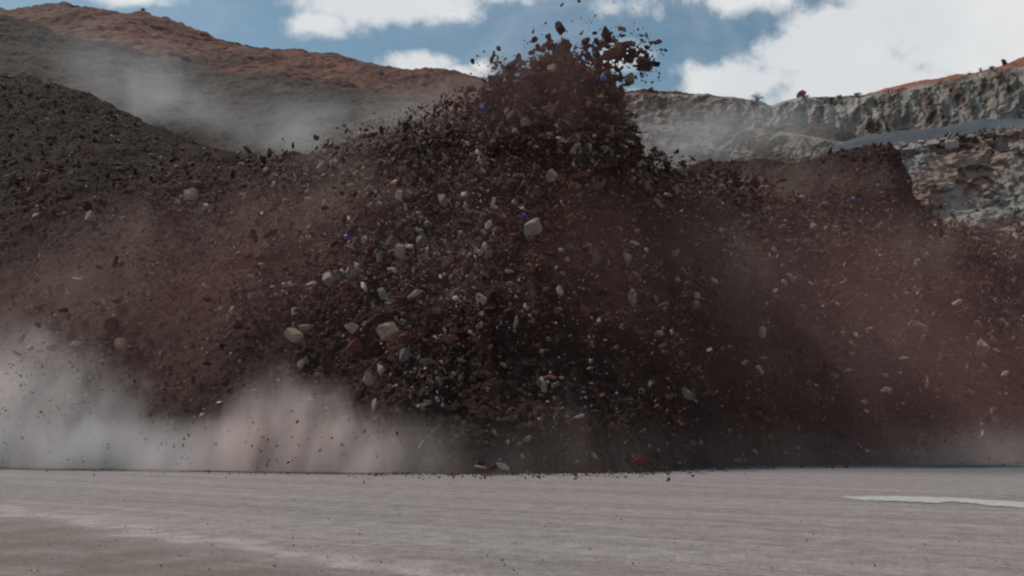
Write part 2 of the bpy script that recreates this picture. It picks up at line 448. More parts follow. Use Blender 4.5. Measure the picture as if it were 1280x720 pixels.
loft('road', 1040, 1460, 200,
     [[(1040, 190, 100), (1100, 184, 100), (1200, 172, 100), (1280, 165, 98), (1460, 150, 95)],
      [(1040, 186, 104), (1070, 176, 106), (1130, 168, 106), (1200, 162, 106), (1240, 160, 106), (1280, 156, 104), (1460, 140, 100)],
      [(1040, 184, 108), (1070, 172, 116), (1130, 163, 118), (1180, 159, 118), (1220, 149, 118), (1280, 148, 116), (1460, 130, 112)]],
     [10, 20], lambda p: 0.25 * fbm(p * .3, 4, 41), M_ramp, back=(6, -1, 8, -8))
def face_disp(p):
    q = p * np.array([.22, .22, .34])
    n = vnoise(q, 50)
    return 1.6 * np.round(n * 3) / 3 + 0.7 * fbm(p * .6, 4, 51) + .3 * fbm(p * 2, 3, 52)
FACE = loft('cliff', 1085, 1470, 330,
     [[(1085, 330, 74), (1280, 350, 72), (1470, 370, 70)],
      [(1085, 255, 80), (1280, 270, 79), (1470, 280, 78)],
      [(1085, 190, 84), (1130, 184, 85), (1180, 176, 86), (1230, 168, 86), (1280, 161, 86), (1470, 145, 84)],
      [(1085, 186, 90), (1130, 180, 92), (1180, 172, 93), (1230, 165, 94), (1280, 158, 94), (1470, 142, 92)]], [50, 90, 14], face_disp, M_face, back=(6, -1, 10, -12), wall=True)
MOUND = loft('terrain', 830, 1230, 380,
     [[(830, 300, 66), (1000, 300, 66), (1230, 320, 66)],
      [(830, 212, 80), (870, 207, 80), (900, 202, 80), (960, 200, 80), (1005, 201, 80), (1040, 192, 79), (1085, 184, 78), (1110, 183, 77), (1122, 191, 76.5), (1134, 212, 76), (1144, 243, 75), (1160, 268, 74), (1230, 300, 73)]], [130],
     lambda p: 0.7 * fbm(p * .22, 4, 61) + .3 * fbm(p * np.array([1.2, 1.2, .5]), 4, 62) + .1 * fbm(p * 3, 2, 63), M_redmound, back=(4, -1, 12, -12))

# ---- the blasted muck heap
toe = [(-300, 580), (0, 583), (300, 589), (600, 592), (820, 589), (900, 583), (1280, 577), (1580, 574)]
crest = [(-300, 330, 84), (-130, 190, 86), (-50, 100, 86), (0, 90, 86), (60, 99, 84), (100, 112, 82), (150, 135, 80), (200, 160, 77), (250, 178, 74), (300, 192, 72), (350, 200, 69), (400, 186, 66), (450, 170, 64), (520, 150, 63), (580, 134, 63),
         (640, 124, 63), (700, 128, 63), (742, 165, 63), (790, 198, 65), (860, 222, 68), (930, 236, 70), (1000, 250, 72), (1070, 262, 73), (1140, 280, 75), (1200, 285, 76), (1280, 290, 77), (1580, 330, 80)]
xs = np.linspace(-300, 1580, 980)
toeP = []
for a, b_ in zip(xs, interp([(p[0], p[1], 0) for p in toe], xs, 1)):
    u, v = uv_dir(a, b_); Y = CAMH / -v; toeP.append((u * Y, Y, 0.0))
toeP = np.array(toeP)
cr = np.array([P(a, b_, c_) for a, b_, c_ in zip(xs, interp(crest, xs, 1), interp(crest, xs, 2))])
NT = 330
t = np.linspace(0, 1, NT)[:, None, None]
G = toeP[None] * (1 - t) + cr[None] * t
bulge = np.sin(np.pi * t[..., 0]) ** 0.9
G[..., 1] -= bulge * 1.5; G[..., 2] += bulge * 1.2
G[:3, :, 2] -= 0.15
backr = [cr + np.array([0, 6, -1.0]), cr + np.array([0, 16, -8.0]), cr + np.array([0, 26, -22.0])]
Gb = []
pr = cr
for b_ in backr:
    for k in range(1, 9): Gb.append(pr + (b_ - pr) * k / 8)
    pr = b_
G = np.concatenate([G, np.array(Gb)], 0)
nrm = normals_grid(G)
if nrm[:NT, :, 1].mean() > 0: nrm = -nrm
flat = G.reshape(-1, 3)
dsp = 1.0 * fbm(flat * 0.16, 3, 71) + 0.55 * fbm(flat * np.array([.6, .6, .42]), 4, 73) + 0.26 * np.abs(fbm(flat * 1.9, 3, 75)) + 0.09 * fbm(flat * 5.5, 2, 77)
fade = np.clip((flat[:, 2]) / 1.2, 0.12, 1)
dsp = dsp * np.where(flat[:, 0] / flat[:, 1] < -0.28, .6, 1.0)
flat = flat + nrm.reshape(-1, 3) * (dsp * fade)[:, None]
HP = flat.reshape(G.shape)
heap = link('terrain', mesh_np('terrain', flat, grid_faces(G.shape[0], G.shape[1]), M_muck, smooth_=True))
tag(heap, kind='structure')
HPf = HP[:NT]                               # front face samples
HN = normals_grid(HPf)
if HN[..., 1].mean() > 0: HN = -HN

def proj(p):
    """world points -> photograph pixels"""
    p = np.atleast_2d(p); y, z = p[:, 1], p[:, 2] - CAMH
    zc = y * math.cos(PITCH) + z * math.sin(PITCH); yc = -y * math.sin(PITCH) + z * math.cos(PITCH)
    return np.stack([640 + FPX * p[:, 0] / zc, 360 - FPX * yc / zc], 1)
HPX = proj(HPf.reshape(-1, 3)).reshape(NT, -1, 2)

def on_face(px, py, off=0.0):
    d = (HPX[..., 0] - px) ** 2 + (HPX[..., 1] - py) ** 2
    i = np.unravel_index(np.argmin(d), d.shape)
    Y = HPf[i][1] - off
    return P(px, py, Y), HN[i]

# ------------------------------------------------------------------ ground sheet
gx = np.concatenate([np.linspace(-2500, -60, 30), np.linspace(-58, 58, 240), np.linspace(60, 2500, 30)])
gy = np.concatenate([np.linspace(-2500, 0, 20), np.linspace(1, 60, 240), np.linspace(62, 3000, 30)])
GX, GY = np.meshgrid(gx, gy)
gp = np.stack([GX.ravel(), GY.ravel(), np.zeros(GX.size)], 1)
near_w = np.exp(-(np.maximum(np.abs(gp[:, 0]) - 45, 0) / 6) ** 2) * np.exp(-(np.maximum(gp[:, 1] - 52, 0) / 4) ** 2)
gp[:, 2] = near_w * (0.012 * fbm(gp * np.array([.15, .9, 1]), 3, 81) + 0.006 * fbm(gp * 1.2, 3, 82)) - 0.02
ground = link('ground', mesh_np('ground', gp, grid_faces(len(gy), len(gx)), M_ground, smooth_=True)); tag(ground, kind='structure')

def ground_pt(px, py):
    u, v = uv_dir(px, py); Y = CAMH / -v
    return np.array((u * Y, Y, 0.0))
# thin strip of paler tone on the floor, right
upx = np.linspace(1052, 1420, 60)
up = np.interp(upx, [1052, 1100, 1150, 1200, 1280, 1420], [620.5, 619.5, 620, 622, 627, 636])
lo = np.interp(upx, [1052, 1085, 1150, 1165, 1190, 1212, 1240, 1280, 1420], [621.5, 624.5, 627, 628, 626.5, 628, 631.5, 634, 646])
vv = []
for a, b_, c_ in zip(upx, up, lo):
    j = 0.8 * math.sin(a * .31) * math.sin(a * .117) + random.uniform(-.35, .35)
    g1, g2 = ground_pt(a, b_ + j * .5), ground_pt(a, c_ + j)
    for k in (0, .3, .7, 1): q = g1 * (1 - k) + g2 * k; vv.append((q[0], q[1], 0.002 + (0.004 if 0 < k < 1 else -0.012)))
streak = link('pale_strip', mesh_np('pale_strip', np.array(vv), grid_faces(60, 4), M_pale, smooth_=True)); tag(streak, kind='structure')

# ------------------------------------------------------------------ rocks
def ico(sub):
    import bmesh
    bm = bmesh.new(); bmesh.ops.create_icosphere(bm, subdivisions=sub, radius=1)
    v = np.array([x.co[:] for x in bm.verts]); f = np.array([[q.index for q in x.verts] for x in bm.faces]); bm.free()
    return v, f
ICO = {k: ico(k) for k in (1, 3, 4)}

def rand_rot(n, r):
    q = r.normal(size=(n, 4)); q /= np.linalg.norm(q, axis=1, keepdims=True)
    w, x, y, z = q.T
    return np.stack([np.stack([1 - 2 * (y*y + z*z), 2 * (x*y - z*w), 2 * (x*z + y*w)], -1),
                     np.stack([2 * (x*y + z*w), 1 - 2 * (x*x + z*z), 2 * (y*z - x*w)], -1),
                     np.stack([2 * (x*z - y*w), 2 * (y*z + x*w), 1 - 2 * (x*x + y*y)], -1)], -2)

def rock_proto(sub, seed, planes=11, rough=0.05):
    """angular block: the intersection of random half spaces, chipped by noise"""
    r = np.random.default_rng(seed)
    v, f = ICO[sub]
    n = r.normal(size=(planes, 3)); n /= np.linalg.norm(n, axis=1, keepdims=True)
    q = rand_rot(1, r)[0]; n = np.concatenate([n, q, -q]); d = r.uniform(0.38, 1.0, len(n)); d[-6:] = r.uniform(.6, 1.1, 6)
    dn = v @ n.T
    rad = np.min(np.where(dn > 0.02, d / np.maximum(dn, 0.02), 9), axis=1)
    p = v * rad[:, None]
    if rough: p = p * (1 + rough * fbm(p * 2.2 + seed, 4, seed))[:, None]
    return p, f

LITTLE = [rock_proto(1, 100 + k, 3, 0) for k in range(8)]
MEDIUM = [rock_proto(3, 200 + k, 4, 0.03) for k in range(8)]
BIG = [rock_proto(4, 300 + k, 6, 0.05) for k in range(14)]

def rock_mass(name, pts, rad, cols, protos, r):
    vs_, fs_, cs_ = [], [], []; off = 0
    n = len(pts); which = r.integers(0, len(protos), n)
    for k, (pv, pf) in enumerate(protos):
        idx = np.where(which == k)[0]
        if not len(idx): continue
        Rm = rand_rot(len(idx), r)
        sc = rad[idx][:, None] * r.uniform([.9, .5, .3], [1.5, .95, .75], (len(idx), 3))
        V_ = np.einsum('nij,nvj->nvi', Rm, pv[None] * sc[:, None, :]) + pts[idx][:, None, :]
        vs_.append(V_.reshape(-1, 3))
        fs_.append((pf[None] + (np.arange(len(idx)) * len(pv))[:, None, None]).reshape(-1, 3) + off)
        cs_.append(np.repeat(cols[idx], len(pv), axis=0)); off += len(idx) * len(pv)
    return np.concatenate(vs_), np.concatenate(fs_), np.concatenate(cs_)

PAL = {'dark brown': (0.066, 0.031, 0.027), 'reddish brown': (0.115, 0.050, 0.038), 'rust': (0.15, 0.062, 0.040),
       'grey': (0.140, 0.118, 0.115), 'pale grey': (0.33, 0.28, 0.258), 'tan': (0.27, 0.20, 0.16)}
KEYS = list(PAL)

def pick_color(px, py, r, n):
    """local mix of rock kinds, following the beds the blast broke"""
    base = np.array([.50, .27, .04, .10, .035, .055])
    p = np.tile(base, (n, 1))
    g = np.exp(-((px - 500) / 95) ** 2 - ((py - 320) / 75) ** 2); p[:, 3] += g * .55; p[:, 4] += g * .12
    g = np.exp(-((px - 690) / 60) ** 2 - ((py - 320) / 90) ** 2); p[:, 2] += g * .45
    g = np.exp(-((px - 500) / 90) ** 2 - ((py - 210) / 50) ** 2); p[:, 5] += g * .30
    g = np.exp(-((px - 900) / 120) ** 2 - ((py - 250) / 25) ** 2); p[:, 5] += g * .25
    g = np.exp(-((px - 30) / 70) ** 2 - ((py - 105) / 20) ** 2); p[:, 4] += g * .3
    g = np.exp(-((px - 1240) / 60) ** 2 - ((py - 290) / 60) ** 2); p[:, 3] += g * .4
    cn = np.maximum(fbm(np.stack([px / 38, py / 38, py * 0], 1), 3, 55), 0)
    p[:, 4] += cn * .55; p[:, 3] += cn * .35; p[:, 5] += cn * .3
    p /= p.sum(1, keepdims=True)
    u = r.random(n)[:, None]
    return (u > np.cumsum(p, 1)).sum(1).clip(0, 5)

def face_samples(n, r, weight):
    """random points of the heap's front, weighted by where in the heap they lie"""
    I = r.integers(0, NT - 1, n * 4); J = r.integers(0, HPf.shape[1] - 1, n * 4)
    # even density over area: weight by cell size
    a = HPf[I + 1, J] - HPf[I, J]; b_ = HPf[I, J + 1] - HPf[I, J]
    area = np.linalg.norm(np.cross(a, b_), axis=1)
    q = HPX[I, J]
    w = area * weight(q[:, 0], q[:, 1]); keep = r.random(n * 4) < w / np.quantile(w, .97)
    I, J = I[keep][:n], J[keep][:n]
    f = r.random((len(I), 2, 1))
    return HPf[I, J] + a[keep][:n] * f[:, 0] + b_[keep][:n] * f[:, 1], HN[I, J], HPX[I, J]

def radii(n, r, lo, hi, power):
    u = r.random(n); return (lo ** -power + u * (hi ** -power - lo ** -power)) ** (-1 / power)

cand = []   # (pos, radius, colour key index, state) competing for the individual places
def w_lie(px, py):
    return 0.45 + 0.8 * np.exp(-((px - 520) / 190) ** 2 - ((py - 300) / 150) ** 2) + .4 * np.exp(-((px - 1120) / 190) ** 2 - ((py - 320) / 60) ** 2) + .5 * np.exp(-((py - 120) / 40) ** 2)
lp, ln_, lq = face_samples(34000, rng, w_lie)
lr = radii(len(lp), rng, 0.06, 0.36, 2.7)
lr *= np.where(lq[:, 0] < 330, .8, 1)
lk = pick_color(lq[:, 0], lq[:, 1], rng, len(lp))
lp = lp + ln_ * (lr * 0.25)[:, None]
# thrown clear of the face
def w_fly(px, py):
    st = np.where((px < 480) & (py > 505), .15, 1) * 0.3 + 2.0 * np.maximum(fbm(np.stack([(px + py * .25) / 34, py / 120, px * 0], 1), 3, 57) + .12, 0)
    return st * np.where((px < 400) & (py < 215), 0, 1) * (0.55 + 1.5 * np.exp(-((px - 560) / 150) ** 2 - ((py - 330) / 150) ** 2) + .9 * np.exp(-((px - 660) / 120) ** 2 - ((py - 190) / 80) ** 2) + .5 * np.exp(-((px - 230) / 160) ** 2 - ((py - 330) / 100) ** 2) + .5 * np.exp(-((px - 1080) / 170) ** 2 - ((py - 330) / 90) ** 2))
fp, fn, fq = face_samples(32000, rng, w_fly)
fr = radii(len(fp), rng, 0.04, 0.32, 1.9)
fp = fp + np.stack([rng.normal(0, .3, len(fp)), -np.abs(rng.normal(0, 1.4, len(fp))) - .2, np.abs(rng.normal(0, .6, len(fp)))], 1)
fp[:, 2] = np.maximum(fp[:, 2], 0.3)
lowq = proj(fp); fr = np.where((lowq[:, 1] > 455) & (lowq[:, 0] < 560), np.minimum(fr, .09), fr)
# the plume: lobes of a leaning column of muck, at its own distance and as deep as it is wide
PLY = 55.0
lobes = [(708, 96, 54, 34, 1500), (665, 112, 58, 40, 1500), (686, 76, 26, 22, 380), (706, 62, 16, 16, 150), (740, 104, 44, 30, 900), (700, 138, 90, 42, 3000), (700, 178, 105, 45, 3000), (762, 74, 28, 26, 420), (758, 48, 14, 12, 70), (782, 62, 16, 14, 80), (776, 98, 24, 12, 110),
         (806, 80, 12, 18, 110), (812, 72, 24, 36, 150), (800, 50, 30, 24, 60), (735, 68, 16, 14, 70), (748, 150, 50, 30, 700), (628, 112, 40, 20, 700), (600, 132, 60, 26, 1300), (560, 150, 70, 26, 900), (505, 168, 75, 24, 600), (440, 185, 60, 18, 260), (770, 175, 34, 28, 220), (800, 203, 65, 20, 520), (900, 228, 90, 14, 260), (640, 150, 60, 38, 900), (610, 175, 70, 40, 900), (715, 215, 90, 40, 1800), (560, 190, 80, 40, 700),
         (722, 60, 60, 26, 60), (790, 60, 38, 34, 110), (690, 55, 70, 30, 45), (620, 85, 40, 26, 110), (740, 40, 70, 26, 60), (750, 20, 80, 40, 24), (765, 45, 25, 14, 60)]
pp, pq = [], []
for (a, b_, rx, ry, n) in lobes:
    g = rng.normal(size=(n, 3)); g /= np.linalg.norm(g, axis=1, keepdims=True); g *= rng.random((n, 1)) ** (1 / 2.2)
    pxs, pys = a + g[:, 0] * rx, b_ - g[:, 2] * ry
    Ys = PLY + g[:, 1] * rx * PLY / FPX
    pp.append(np.array([P(x_, y_, Y_) for x_, y_, Y_ in zip(pxs, pys, Ys)])); pq.append(np.stack([pxs, pys], 1))
pp = np.concatenate(pp); pq = np.concatenate(pq)
# pull them into clumps
cl = fbm(pp * .9, 3, 91)
pq = proj(pp)
loose = (pq[:, 1] < 112) & (pq[:, 0] > 722) | (pq[:, 1] < 66)
cl2 = fbm(pp * 1.7 + 5, 2, 93)
pp = pp[np.where(loose, (cl2 > -0.02) | (rng.random(len(pp)) < .12), (cl > -0.12) | (rng.random(len(pp)) < .55))]; pq = proj(pp)
prd = radii(len(pp), rng, 0.06, 0.40, 1.75)
prd *= np.where((pq[:, 0] < 610), .62, 1)
prd[(pq[:, 1] < 50) & (rng.random(len(pp)) < .8)] *= .6
pk = pick_color(pq[:, 0], pq[:, 1], rng, len(pp))
up_ = (pq[:, 1] < 130) & (pk > 2) & (rng.random(len(pp)) < .8); pk[up_] = rng.integers(0, 2, up_.sum())

# ---- hand placed rocks: px, py, width px, height px, colour, offset from the heap face (m) or distance, label
hand = [
 (700, 33, 13, 11, 'dark brown', 'Y', 'wedge-shaped brown rock flying alone highest above the plume'),
 (668, 51, 8, 8, 'dark brown', 'Y', 'small triangular brown rock at the upper left edge of the plume against the sky'),
 (686, 47, 11, 8, 'reddish brown', 'Y', 'reddish brown block on the top left rim of the plume'),
 (707, 56, 16, 15, 'reddish brown', 'Y', 'squarish brown block sticking up from the plume top, under the lone wedge'),
 (691, 87, 11, 10, 'tan', 'Y', 'pinkish tan rock inside the upper plume'),
 (789, 98, 13, 13, 'tan', 'Y', 'round tan rock hanging at the lower right tip of the plume'),
 (777, 36, 13, 7, 'tan', 'Y', 'flat brown slab tilted above the right lobe of the plume'),
 (733, 52, 8, 9, 'dark brown', 'Y', 'dark lump on the plume top between its two lobes'),
 (746, 52, 9, 9, 'dark brown', 'Y', 'dark angular lump left of the right lobe of the plume'),
 (758, 41, 15, 12, 'dark brown', 'Y', 'dark ragged block at the top of the right lobe of the plume'),
 (762, 68, 22, 13, 'reddish brown', 'Y', 'wide brown block in the middle of the right lobe of the plume'),
 (804, 80, 15, 18, 'dark brown', 'Y', 'dark block in the far right fringe of the plume against the sky'),
 (724, 1.5, 5, 5, 'reddish brown', 'Y', 'tiny reddish stone at the very top edge of the sky'),
 (664, 281, 19, 19, 'pale grey', 1.5, 'pale grey boulder in mid air below a blue plug, in the centre of the heap'),
 (483, 414, 24, 27, 'tan', 3.0, 'large rounded grey-tan boulder standing out of the centre-left face, the biggest there'),
 (1229, 438, 21, 23, 'tan', 1.5, 'large round tan boulder low on the right end of the heap'),
 (383, 408, 17, 8, 'pale grey', 2.2, 'thin pale blue-grey slab touching a tan rock, left of the big boulder'),
 (368, 419, 20, 13, 'tan', 2.0, 'tan slab just under the thin pale slab on the left face'),
 (239, 244, 15, 14, 'pale grey', .6, 'pinkish pale rock on the ledge below the left mound'),
 (248, 229, 16, 7, 'pale grey', .6, 'flat pale stone lying just above the pinkish pale rock'),
 (411, 346, 11, 14, 'pale grey', 2.5, 'egg-shaped pale rock alone on the left centre face'),
 (786, 322, 14, 11, 'tan', 1.5, 'orange-tan rock alone on the dark face right of centre'),
 (289, 388, 6, 11, 'pale grey', 2.5, 'narrow white-grey chip falling over the dark left face'),
 (152, 431, 13, 13, 'tan', 1.5, 'round tan-grey rock at the edge of the low dust on the left'),
 (114, 270, 15, 12, 'tan', .8, 'brown-tan rock above the brown dust on the left slope'),
 (1142, 407, 30, 10, 'tan', 1.0, 'long low tan slab lying on the right face'),
 (1224, 406, 12, 9, 'tan', 1.0, 'tan rock just above the large round boulder at right'),
 (977, 283, 12, 7, 'pale grey', .8, 'pale tilted chip on the crest right of the plume'),
 (990, 347, 7, 15, 'tan', .9, 'upright narrow tan slab on the right face'),
 (969, 315, 12, 10, 'tan', .6, 'dull tan block below the pale chip on the right crest'),
 (1196, 378, 12, 7, 'pale grey', 1.2, 'thin bright chip tilted over the right face'),
 (500, 243, 11, 15, 'pale grey', 1.8, 'pale rock with a grey one leaning on it, above the grey beds'),
 (513, 242, 12, 13, 'grey', 1.9, 'grey rock leaning on the pale rock above the grey beds'),
 (527, 300, 14, 19, 'grey', 2.3, 'grey wedge in the band of grey rocks left of centre'),
 (490, 304, 13, 17, 'grey', 2.3, 'grey block left of the tan block in the grey band'),
 (501, 313, 11, 16, 'tan', 2.4, 'tan upright block between two grey blocks'),
 (577, 295, 12, 13, 'grey', 1.8, 'grey rock right of the grey wedge'),
 (553, 249, 10, 20, 'tan', 1.5, 'tall olive-tan splinter near the top centre of the face'),
 (519, 368, 15, 8, 'pale grey', 2.4, 'bright lying slab below the grey band'),
 (476, 368, 9, 13, 'pale grey', 2.4, 'bright tilted slab left of the lying slab'),
 (447, 332, 10, 8, 'pale grey', 2.2, 'pale chip under the blue plug on the left face'),
 (438, 308, 12, 6, 'pale grey', 2.2, 'flat pale flake right beside the blue plug on the left face'),
 (455, 301, 9, 8, 'pale grey', 2.1, 'pale flake to the right of the flat pale flake'),
 (534, 312, 4, 11, 'pale grey', 2.5, 'thin white upright splinter right of the grey wedge'),
 (723, 220, 26, 9, 'rust', 1.5, 'flat orange-brown slab at the right foot of the plume'),
 (689, 223, 16, 13, 'tan', 1.5, 'pinkish rock left of the flat orange slab'),
 (697, 388, 9, 12, 'rust', 1.6, 'rust red rock in the dark centre of the face'),
 (700, 362, 9, 8, 'pale grey', 1.6, 'pale stone above the rust red rock'),
 (637, 354, 10, 6, 'tan', 1.8, 'small flat tan stone on the rusty patch'),
 (477, 461, 13, 10, 'pale grey', 2.0, 'pale rock below the large rounded boulder, near the dust'),
 (461, 472, 12, 14, 'tan', 2.0, 'tilted tan rock at the edge of the low dust, left of centre'),
 (442, 409, 18, 12, 'tan', 2.4, 'tan rocks edge pointing at the large rounded boulder'),
 (504, 420, 13, 13, 'reddish brown', 2.4, 'reddish block right of the large rounded boulder'),
 (563, 424, 14, 14, 'reddish brown', 2.0, 'purplish brown block in the lower centre'),
 (528, 506, 12, 6, 'pale grey', 2.0, 'flat pale stone above the bluish dust at the foot'),
 (547, 499, 7, 6, 'pale grey', 2.0, 'small pale stone right of the flat pale stone at the foot'),
 (542, 392, 16, 22, 'reddish brown', 1.8, 'large dull brown block in the centre of the face'),
 (822, 577, 18, 13, 'dark brown', 'G', 'dark brown boulder lying on the quarry floor at the foot of the heap'),
 (88, 497, 8, 9, 'pale grey', 2.0, 'curved pale chip in the thick dust at far left'),
 (402, 210, 8, 17, 'pale grey', .8, 'pale leaning slab near the crest left of the plume'),
 (395, 226, 10, 9, 'grey', .8, 'grey stone below the pale leaning slab'),
 (350, 236, 8, 5, 'tan', .8, 'small light stone on the bare brown ledge near the crest'),
 (1131, 181, 14, 9, 'pale grey', ('D', 84.5), 'pale boulder at the left edge of the rock bench'),
 (1152, 177, 10, 6, 'pale grey', ('D', 84.5), 'flat white stone second from the left on the rock bench'),
 (1191, 179, 17, 12, 'pale grey', ('D', 84.5), 'biggest pale boulder in the middle of the rock bench'),
 (1237, 168, 15, 10, 'grey', ('D', 84.5), 'grey boulder below the gravel ramp at right'),
 (1261, 167, 8, 6, 'pale grey', ('D', 84.5), 'small pink-white stone under the gravel ramp at far right'),
 (1213, 255, 12, 11, 'pale grey', ('D', 74), 'light grey rock below the cracked face at right'),
 (1195, 278, 7, 7, 'pale grey', ('D', 71.5), 'small light stone under the cracked face at right'),
 (1001, 119, 8, 11, 'rust', ('D', 138), 'dark red block standing up on the cliff edge skyline'),
 (1256, 79, 8, 7, 'rust', ('D', 129), 'red block on the skyline at far right'),
 (814, 112, 6, 7, 'rust', ('D', 148), 'small red block on the skyline just right of the plume'),
]
def keep_clear(q, p, rd):
    k = np.ones(len(p), bool)
    for (px, py, w, h, ck, off, lab) in hand:
        if off == 'G' or isinstance(off, tuple): continue
        k &= ~(((q[:, 0] - px) / (w * .55 + rd / p[:, 1] * FPX)) ** 2 + ((q[:, 1] - py) / (h * .55 + rd / p[:, 1] * FPX)) ** 2 < 1)
    return k
k_ = keep_clear(proj(fp), fp, fr); fp, fq, fr = fp[k_], fq[k_], fr[k_]
k_ = keep_clear(pq, pp, prd) | (pp[:, 1] > PLY - 2); pp, pq, prd, pk = pp[k_], pq[k_], prd[k_], pk[k_]
allp = np.concatenate([lp, fp, pp]); allr = np.concatenate([lr, fr, prd])
fk = pick_color(fq[:, 0], fq[:, 1], rng, len(fp))
allk = np.concatenate([lk, fk, pk]); state = np.concatenate([np.zeros(len(lp)), np.ones(len(fp)), np.full(len(pp), 2)]).astype(int)
allq = proj(allp)
size = allr / allp[:, 1]
inview = (allq[:, 0] > 4) & (allq[:, 0] < 1276) & (allq[:, 1] > 3) & (allq[:, 1] < 540)

proto_me = [mesh_np('rock', v_, f_, M_stone, smooth_=False) for v_, f_ in BIG]
for me in proto_me:
    me.polygons.foreach_set('use_smooth', np.zeros(len(me.polygons), bool))
n_rocks = 0
def put_rock(p, sx, sy, sz, color, seed, rot=None):
    global n_rocks
    r = random.Random(seed)
    o = bpy.data.objects.new('rock', proto_me[r.randrange(len(proto_me))]); col.objects.link(o)
    o.location = p
    if rot is None: o.rotation_euler = (r.uniform(0, 6.28), r.uniform(0, 6.28), r.uniform(0, 6.28)); o.scale = (sx, sy, sz)
    else: o.rotation_euler = rot; o.scale = (sx, sy, sz)
    j = r.uniform(.85, 1.2)
    o.color = (color[0] * j, color[1] * j, color[2] * j, 1)
    n_rocks += 1
    return o
for i, (px, py, w, h, ck, off, lab) in enumerate(hand):
    if off == 'Y': p = P(px, py, PLY - 3.4)
    elif off == 'G':
        g = ground_pt(px, py + h / 2 - 1); p = (g[0], g[1], h / 2 * g[1] / FPX * .85)
    elif isinstance(off, tuple): p = P(px, py, off[1])
    else: p, _ = on_face(px, py, off)
    k = p[1] / FPX / 0.82
    c = PAL[ck]
    if off not in ('Y', 'G') and not isinstance(off, tuple) : c = tuple(x * 1.15 for x in c)
    o = put_rock(p, w / 2 * k * .95, (w + h) / 4 * k * .7, h / 2 * k * .92, c, 900 + i, rot=(random.uniform(-.2, .2), random.uniform(-.45, .45) if abs(w - h) > 3 else 1.2, random.uniform(-.3, .3)))
    tag(o, lab, 'rock', 'rocks flung out or lying loose in the quarry')

# ---- blue plastic stemming plugs among the flying muck
def plug_mat():
    m_, t_, b = mat_new('blue_plastic'); b.inputs['Base Color'].default_value = (0.05, 0.08, 0.35, 1); b.inputs['Roughness'].default_value = .35
    n = noise(t_, t_.nodes.new('ShaderNodeTexCoord').outputs['Object'], 3, 4, .6)
    t_.links.new(mixc(t_, smooth(t_, n, .45, .7, 0, .6), (0.05, 0.085, 0.38), (0.12, 0.13, 0.30)), b.inputs['Base Color'])
    b.inputs['Specular IOR Level'].default_value = .5
    return m_
M_blue = plug_mat()
def lathe(prof, n=20):
    v_ = []; f_ = []
    for k, (r_, z) in enumerate(prof):
        for j in range(n): a = 2 * math.pi * j / n; v_.append((r_ * math.cos(a), r_ * math.sin(a), z))
    for k in range(len(prof) - 1):
        for j in range(n): f_.append((k * n + j, k * n + (j + 1) % n, (k + 1) * n + (j + 1) % n, (k + 1) * n + j))
    return np.array(v_), np.array(f_)
pv, pf = lathe([(0.0, -1), (.35, -.95), (.68, -.72), (.82, -.4), (.86, -.1), (.8, .2), (.62, .52), (.38, .82), (.2, .98), (.16, 1.15), (0.0, 1.18)])
plug_me = mesh_np('plastic_plug', pv, pf, M_blue, smooth_=True)
rv, rf = lathe([(.85, -.14), (.96, -.12), (.98, -.04), (.96, .04), (.86, .06)])
ring_me = mesh_np('rim', rv, rf, M_blue, smooth_=True)
plugs = [(754.5, 97, 9, 12, 'Y', 'large blue plastic plug in the dark right side of the plume'),
         (603, 135, 8, 8, 'Y', 'round blue plug at the left edge of the plume, above the crest'),
         (655, 269, 6, 6, 1.9, 'tiny blue-white plug touching the pale grey boulder in the centre'),
         (433, 296, 7, 8, 2.3, 'blue plug among pale chips on the left centre face'),
         (119, 248, 6, 6, .9, 'small blue plug above the brown dust on the far left slope'),
         (1067, 249, 7, 7, ('D', 70), 'blue plug with a white glint below the red mound'),
         (1004, 383, 6, 6, 1.2, 'dull blue plug on the dark right face'),
         (1005, 292, 4, 4, 1.0, 'tiny dark blue plug on the right crest'),
         (1254, 171, 6, 4, ('D', 90), 'blue scrap lying on the rock bench below the ramp'),
         (328, 268, 7, 5, .9, 'small bluish plug on the bare ledge left of centre')]
for i, (px, py, w, h, off, lab) in enumerate(plugs):
    if off == 'Y': p = P(px, py, PLY - 3.2)
    elif isinstance(off, tuple): p = P(px, py, off[1])
    else: p, _ = on_face(px, py, off)
    o = link('plastic_plug', plug_me); k = p[1] / FPX / .8
    o.location = p; o.scale = (w / 2 * k * .85, w / 2 * k * .85, h / 2 * k * .75); o.rotation_euler = (random.uniform(-.5, .5), random.uniform(-.3, .6), 0)
    tag(o, lab, 'plastic plug', 'blue plastic plugs thrown up by the blast')
    rg = link('rim', ring_me, o)

# ---- the largest remaining rocks as individuals
budget = 298 - len(hand)
score = np.where(inview, size, 0)
# a lying rock shows less of itself than a flying one
score = score * np.where(state == 0, .8, 1.0)
order = np.argsort(-score)[:budget]
def region_phrase(px, py, st):
    if st == 2 and py < 60: return 'in the loose plume top against the sky'
    if st == 2 and py < 110: return 'in the upper plume, ' + ('left side' if px < 700 else 'right side')
    if st == 2 and py < 165: return 'in the plume neck, ' + ('left side' if px < 690 else 'right side')
    if st == 2: return 'at the plume root, ' + ('left side' if px < 680 else 'right side')
    where = ('below the left mound' if px < 230 else 'left of the grey band' if px < 420 else 'in the grey band' if px < 570 else
             'under the plume' if px < 760 else 'right of the dark centre' if px < 930 else 'under the red mound' if px < 1130 else 'under the cracked cliff')
    hgt = 'near the crest' if py < 235 else 'high on the face' if py < 310 else 'halfway down the face' if py < 400 else 'low on the face' if py < 475 else 'just above the foot'
    return f'{where}, {hgt}'
used = {}
srt = np.sort(size[order]); s1 = srt[len(srt) * 2 // 3]
